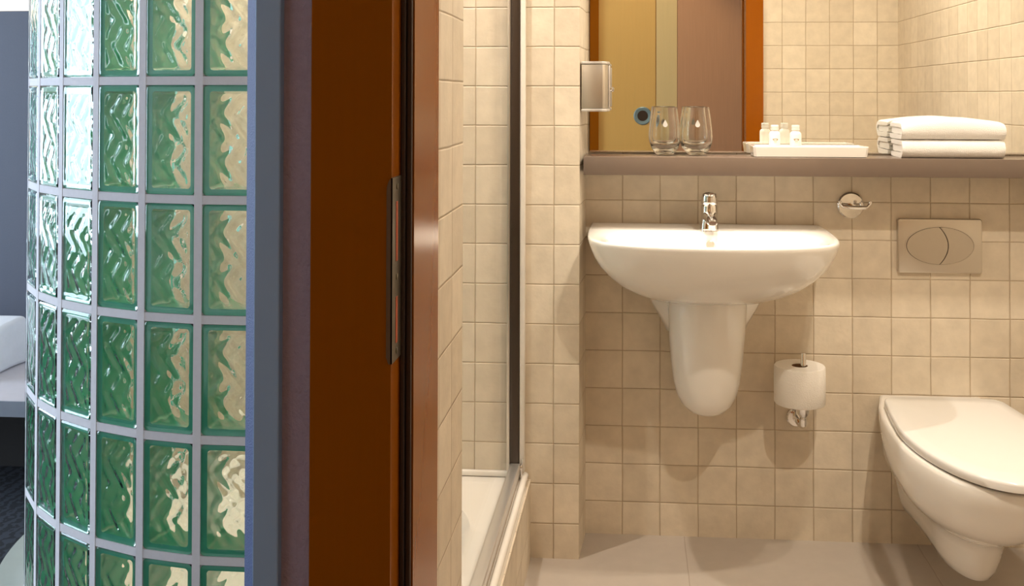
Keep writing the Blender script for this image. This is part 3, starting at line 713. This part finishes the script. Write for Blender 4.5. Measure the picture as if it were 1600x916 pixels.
# ------------------------------------------------------------------ things on the shelf
SZ = 1.0100
def make_tumbler(x, y, label):
    t = thing('tumbler', label, 'glass', (x, y, SZ), 'stemless glasses on the shelf')
    outer = [(0.0155, 0.0), (0.0200, 0.0010), (0.0270, 0.0070), (0.0345, 0.0185), (0.0390, 0.0320), (0.0402, 0.0450), (0.0393, 0.0620), (0.0370, 0.0850), (0.0338, 0.1080), (0.0318, 0.1235), (0.0314, 0.1245)]
    inner = [(0.0304, 0.1240), (0.0326, 0.1080), (0.0359, 0.0850), (0.0382, 0.0620), (0.0391, 0.0450), (0.0377, 0.0330), (0.0325, 0.0215), (0.0235, 0.0140), (0.0120, 0.0110), (0.0010, 0.0105)]
    bm = BM(); lathe(bm, (x, y, SZ + 0.0003), outer + inner, 48)
    obj('bowl', bm, M['tumbler'], t, smooth=70)
    # grey drop-shaped mark on the camera side
    bm = BM(); pts = []
    for k in range(24):
        a = 2 * PI * k / 24; r = 0.0062
        px_ = r * math.sin(a); pz = -r * math.cos(a)
        if pz > 0: px_ *= (1 - pz / r) ** 0.6 * 1.0 if pz < r else 0; pz = pz * 2.1
        pts.append((px_, pz))
    zc = SZ + 0.080; R0 = 0.0380
    fr = [bm.verts.new((x + px_, y - math.sqrt(max(1e-9, (R0 - pz * 0.16) ** 2 - px_ ** 2)) - 0.0002, zc + pz)) for px_, pz in pts]
    bm.faces.new(fr)
    r_ = bmesh.ops.extrude_face_region(bm, geom=bm.faces[:]); bmesh.ops.translate(bm, verts=[v for v in r_['geom'] if isinstance(v, bmesh.types.BMVert)], vec=(0, 0.0002, 0))
    obj('etched_drop', bm, M['etch'], t, smooth=0, label='frosted drop mark')
    return t
make_tumbler(0.0795, 2.640, 'clear stemless glass on the shelf, left one of the pair')
make_tumbler(0.1615, 2.640, 'clear stemless glass on the shelf, right one next to the tray')

tr_ = thing('amenity_tray', 'shallow white rectangular tray on the shelf holding two small bottles', 'tray', (0.44, 2.63, SZ))
def rect(x0, x1, y0, y1, z, c=0.006):
    return [(x0 + c, y0, z), (x1 - c, y0, z), (x1, y0 + c, z), (x1, y1 - c, z), (x1 - c, y1, z), (x0 + c, y1, z), (x0, y1 - c, z), (x0, y0 + c, z)]
bm = BM(); X0, X1, Y0, Y1 = 0.2985, 0.5835, 2.578, 2.668
loft(bm, [rect(X0 + .006, X1 - .006, Y0 + .006, Y1 - .006, SZ), rect(X0 + .003, X1 - .003, Y0 + .003, Y1 - .003, SZ + .0015), rect(X0, X1, Y0, Y1, SZ + .0255), rect(X0 + .001, X1 - .001, Y0 + .001, Y1 - .001, SZ + .0275),
          rect(X0 + .009, X1 - .009, Y0 + .009, Y1 - .009, SZ + .0275), rect(X0 + .013, X1 - .013, Y0 + .013, Y1 - .013, SZ + .0085), rect(X0 + .02, X1 - .02, Y0 + .02, Y1 - .02, SZ + .007)])
obj('tray_body', bm, M['ceramic'], tr_, smooth=30)
def make_bottle(x, y, label):
    b = thing('amenity_bottle', label, 'bottle', (x, y, SZ + 0.0075), 'small toiletry bottles on the tray')
    z = SZ + 0.0075
    bm = BM(); lathe(bm, (x, y, z), [(0.0125, 0), (0.0142, 0.0015), (0.0146, 0.004), (0.0146, 0.048), (0.0135, 0.0525), (0.0105, 0.0560), (0.0082, 0.0575), (0.0078, 0.0595)], 28)
    obj('bottle_body', bm, M['bottle'], b, smooth=50)
    obj('cap', lathe(BM(), (x, y, z + 0.0590), [(0.0098, 0), (0.0101, 0.001), (0.0101, 0.0060), (0.0094, 0.0063), (0.0094, 0.0073), (0.0101, 0.0076), (0.0100, 0.0125), (0.009, 0.0135)], 28), M['cap'], b, smooth=40)
    # printed oval motif with small strokes
    bm = BM()
    def patch(pts):
        fr = [bm.verts.new((x + px_, y - math.sqrt(0.0149 ** 2 - px_ ** 2), z + pz)) for px_, pz in pts]; bm.faces.new(fr)
    for (cx_, cz_, a_, b_) in ((0, 0.036, 0.0062, 0.0030), (-0.004, 0.0375, 0.003, 0.0012), (0.004, 0.0375, 0.003, 0.0012), (0, 0.031, 0.0035, 0.0008), (0, 0.0285, 0.0025, 0.0005)):
        n = 16
        for k in range(n):
            a1, a2 = 2 * PI * k / n, 2 * PI * (k + 1) / n
            q = 0.72
            patch([(cx_ + a_ * math.cos(a1), cz_ + b_ * math.sin(a1)), (cx_ + a_ * math.cos(a2), cz_ + b_ * math.sin(a2)), (cx_ + a_ * q * math.cos(a2), cz_ + b_ * q * math.sin(a2)), (cx_ + a_ * q * math.cos(a1), cz_ + b_ * q * math.sin(a1))])
    obj('printed_emblem', bm, M['print'], b, smooth=0, label='faint beige oval emblem')
    return b
make_bottle(0.3560, 2.612, 'small white bottle on the tray, left of the two')
make_bottle(0.4080, 2.610, 'small white bottle on the tray, right of the two')

def make_towel(x0, x1, yf, yb, z0, h, label, seed, skew=0.0):
    t = thing('folded_towel', label, 'towel', ((x0 + x1) / 2, (yf + yb) / 2, z0), 'stacked towels at the right of the shelf')
    bm = BM()
    def cshape(yf, yb, zc, hh, th, n=10):
        # outline of a strip folded round the front edge: outer loop then inner loop
        pts = []
        ro_ = hh / 2; ri_ = ro_ - th
        pts.append((yb, zc + ro_ - th * 0.15)); pts.append((yb - 0.006, zc + ro_))
        for k in range(5): pts.append((yb - 0.006 - (yb - 0.006 - yf - ro_ * .9) * (k + 1) / 6, zc + ro_))
        for k in range(n + 1):
            a = PI / 2 + PI * k / n; pts.append((yf + ro_ * .9 + ro_ * .9 * math.cos(a), zc + ro_ * math.sin(a)))
        for k in range(5): pts.append((yf + ro_ * .9 + (yb - 0.006 - yf - ro_ * .9) * (k + 1) / 6, zc - ro_))
        pts.append((yb, zc - ro_ + th * .15)); pts.append((yb, zc - ri_ - th * .2)); pts.append((yb - 0.004, zc - ri_))
        for k in range(n + 1):
            a = 1.5 * PI - PI * k / n; pts.append((yf + ro_ * .9 + max(ri_, 0.0004) * .9 * math.cos(a), zc + max(ri_, 0.0004) * math.sin(a)))
        pts.append((yb - 0.004, zc + ri_)); pts.append((yb, zc + ri_ + th * .2))
        return pts
    layers = [(0.0, h, h * 0.235), (0.0, h * 0.50, h * 0.235)]
    for li, (o_, hh, th) in enumerate(layers):
        yfo = yf + (h - hh) * 0.45
        prof = cshape(yfo, yb - 0.003 * li, z0 + h / 2, hh, th)
        nx = 30; rings = []
        for i in range(nx + 1):
            u = i / nx; e = 1.0
            edge = min(u, 1 - u) * (x1 - x0)
            shrink = 0.0024 * max(0, 1 - edge / 0.006) ** 2
            ring = []
            cyy = sum(p_[0] for p_ in prof) / len(prof)
            xe = x0 + (x1 - x0) * u + (0.004 * li if u < 0.5 else -0.004 * li) * (1 if edge < 0.02 else 0)
            for (y, z) in prof:
                v = Vector((xe, y, z))
                nv = noise.noise(Vector((xe * 22 + seed, y * 30, z * 30))) * 0.0016 + noise.noise(Vector((xe * 90 + seed, y * 120, z * 120))) * 0.0005
                zc = z0 + h / 2
                zz = z + nv * (1 if z > zc else -1) * (0 if z < z0 + 0.003 else 1) - shrink * (1 if z > zc else -1) * (0 if z < z0 + 0.002 else 1)
                sag = skew * math.sin(PI * min(1, max(0, u))) * (z - z0) / h
                ring.append((xe + (y - yf) * 0.0 + nv * 0.8, y + nv, zz + sag))
            rings.append(ring)
        loft(bm, rings)
    obj('terry_cloth', bm, M['towel'], t, smooth=60)
    return t
make_towel(0.6640, 0.9120, 2.574, 2.690, SZ + 0.0003, 0.0455, 'folded white towel lying on the shelf, lower of the two', 3.0)
make_towel(0.6620, 0.9130, 2.572, 2.692, SZ + 0.0465, 0.0420, 'folded white towel on top of the other towel', 9.0, 0.0125)

# ------------------------------------------------------------------ toilet
wc = thing('toilet', 'white wall-hung toilet with closed lid at the right edge', 'toilet', (0.768, YB, 0.05))
cx = 0.768
def wring(hw, yc, yf, wbk, z, n=30, e=2.0):
    pts = [(cx + wbk, YW, z)]
    for k in range(3): 
        t = (k + 1) / 4; tt = 1 - (1 - t) ** 2.6; pts.append((cx + wbk + (hw - wbk) * tt, YW + (yc - YW) * t, z))
    for k in range(n + 1):
        a = PI * k / n; c, s = math.cos(a), math.sin(a)
        pts.append((cx + hw * math.copysign(abs(c) ** (2 / e), c), yc - (yc - yf) * abs(s) ** (2 / e), z))
    for k in range(2, -1, -1):
        t = (k + 1) / 4; tt = 1 - (1 - t) ** 2.6; pts.append((cx - wbk - (hw - wbk) * tt, YW + (yc - YW) * t, z))
    pts.append((cx - wbk, YW, z))
    return pts
T = [(.385, .166, 2.36, 2.072, .120), (.3825, .171, 2.36, 2.064, .127), (.375, .174, 2.36, 2.060, .130), (.35, .174, 2.36, 2.064, .128), (.32, .171, 2.365, 2.080, .124), (.29, .164, 2.375, 2.106, .118), (.26, .152, 2.39, 2.138, .124), (.235, .133, 2.40, 2.175, .112),
     (.215, .110, 2.42, 2.215, .102), (.20, .093, 2.43, 2.250, .097), (.188, .081, 2.44, 2.274, .093), (.165, .0735, 2.445, 2.288, .088), (.135, .069, 2.45, 2.300, .082), (.110, .064, 2.455, 2.312, .076), (.090, .055, 2.46, 2.328, .068), (.079, .042, 2.465, 2.348, .052), (.074, .022, 2.475, 2.385, .03)]
bm = BM(); loft(bm, [wring(h_, yc_, yf_, wb_, z_) for z_, h_, yc_, yf_, wb_ in T])
obj('bowl', bm, M['ceramic'], wc, smooth=60)
def lring(s, z, yf=2.048, hw=0.1660, yb_=2.622, n=40):
    pts = []
    yc = 2.38
    pts += [(cx + (0.110) * s, 2.34 + (yb_ - 2.34) * s, z)]
    for k in range(9):
        a = PI / 2 * (1 - k / 8); pts.append((cx + (0.115 + (0.147 - 0.115) * math.cos(a)) * s, 2.34 + (yb_ - 0.042 + 0.042 * math.sin(a) - 2.34) * s, z))
    pts.append((cx + 0.1590 * s, 2.34 + (2.48 - 2.34) * s, z))
    for k in range(n + 1):
        a = PI * k / n; pts.append((cx + hw * s * math.cos(a), 2.34 + (yc - (yc - yf) * math.sin(a) - 2.34) * s, z))
    pts.append((cx - 0.1590 * s, 2.34 + (2.48 - 2.34) * s, z))
    for k in range(8, -1, -1):
        a = PI / 2 * (1 - k / 8); pts.append((cx - (0.115 + (0.147 - 0.115) * math.cos(a)) * s, 2.34 + (yb_ - 0.042 + 0.042 * math.sin(a) - 2.34) * s, z))
    pts += [(cx - (0.110) * s, 2.34 + (yb_ - 2.34) * s, z)]
    return pts
obj('seat', loft_ if False else (lambda bm: (loft(bm, [lring(0.975, 0.3862), lring(0.982, 0.3885)]), bm)[1])(BM()), M['gasket'], wc, label='dark gap line under the lid')  # dark slab paints the shade in the gap below the lid
bm = BM(); loft(bm, [lring(0.994, 0.3888), lring(1.0, 0.3900), lring(1.0, 0.4025), lring(0.994, 0.4065), lring(0.975, 0.4090), lring(0.80, 0.4115), lring(0.5, 0.4125), lring(0.2, 0.4130)])
obj('lid', bm, M['seat_plastic'], wc, smooth=50)
bm = BM()
for s_ in (-1, 1): lathe(bm, (cx + s_ * 0.075 - 0.015, 2.640, 0.3935), [(0.006, 0), (0.007, 0.002), (0.007, 0.028), (0.006, 0.030)], 20, axis='x')
obj('hinge', bm, M['seat_plastic'], wc, smooth=40)

# ------------------------------------------------------------------ corridor behind the camera (seen in the mirror)
wd = thing('wardrobe', 'yellow and pinkish-brown wardrobe front reflected in the mirror, with a round pull', 'wardrobe', (0.1, -0.5, 0))
ZW = -0.45
def refl_x(u):   # x on plane y=ZW whose mirror image falls on pixel column u
    return (u - 990) / 1585.0 * (2 * 2.7065 - ZW) * 1.0
xs = refl_x(1024)
obj('door_panel', box(BM(), -0.95, xs - 0.002, ZW - 0.02, ZW, 0.02, 2.3, 0.001), M['wardrobe'], wd, smooth=0)
xp = refl_x(1057)
obj('filler_panel', box(BM(), xs + 0.002, xp - 0.001, ZW - 0.02, ZW, 0.02, 2.3, 0.001), M['wardrobe_pale'], wd, smooth=0, label='narrow paler strip')
obj('door_panel', box(BM(), xp + 0.001, 1.2, ZW - 0.02, ZW + 0.004, 0.02, 2.3, 0.001), M['door_wood'], wd, smooth=0, label='pinkish-brown grained panel')
obj('end_panel', box(BM(), -0.95, refl_x(935), ZW + 0.0005, ZW + 0.02, 0.02, 2.3, 0.001), M['frame_wood'], wd, smooth=0, label='brown end panel')
obj('carcass', box(BM(), -0.95, 1.2, -0.69, ZW - 0.021, 0.0, 2.32), M['wardrobe'], wd, smooth=0)
hx_ = refl_x(1003.5)
hz_ = EYE - (180 - 148) / 1585.0 * (5.413 - ZW)
bm = BM(); lathe(bm, (hx_, ZW, hz_), [(0.052, 0), (0.052, 0.004), (0.047, 0.006), (0.031, 0.003), (0.031, 0.001)], 40, axis='y')
pl = obj('round_pull', bm, M['pull_ring'], wd, label='pale blue-grey ring pull')
obj('pull_recess', lathe(BM(), (hx_, ZW, hz_), [(0.0305, 0.0002), (0.0305, 0.0035), (0.02, 0.0030)], 32, axis='y'), M['pull_cup'], pl, label='dark brown centre')
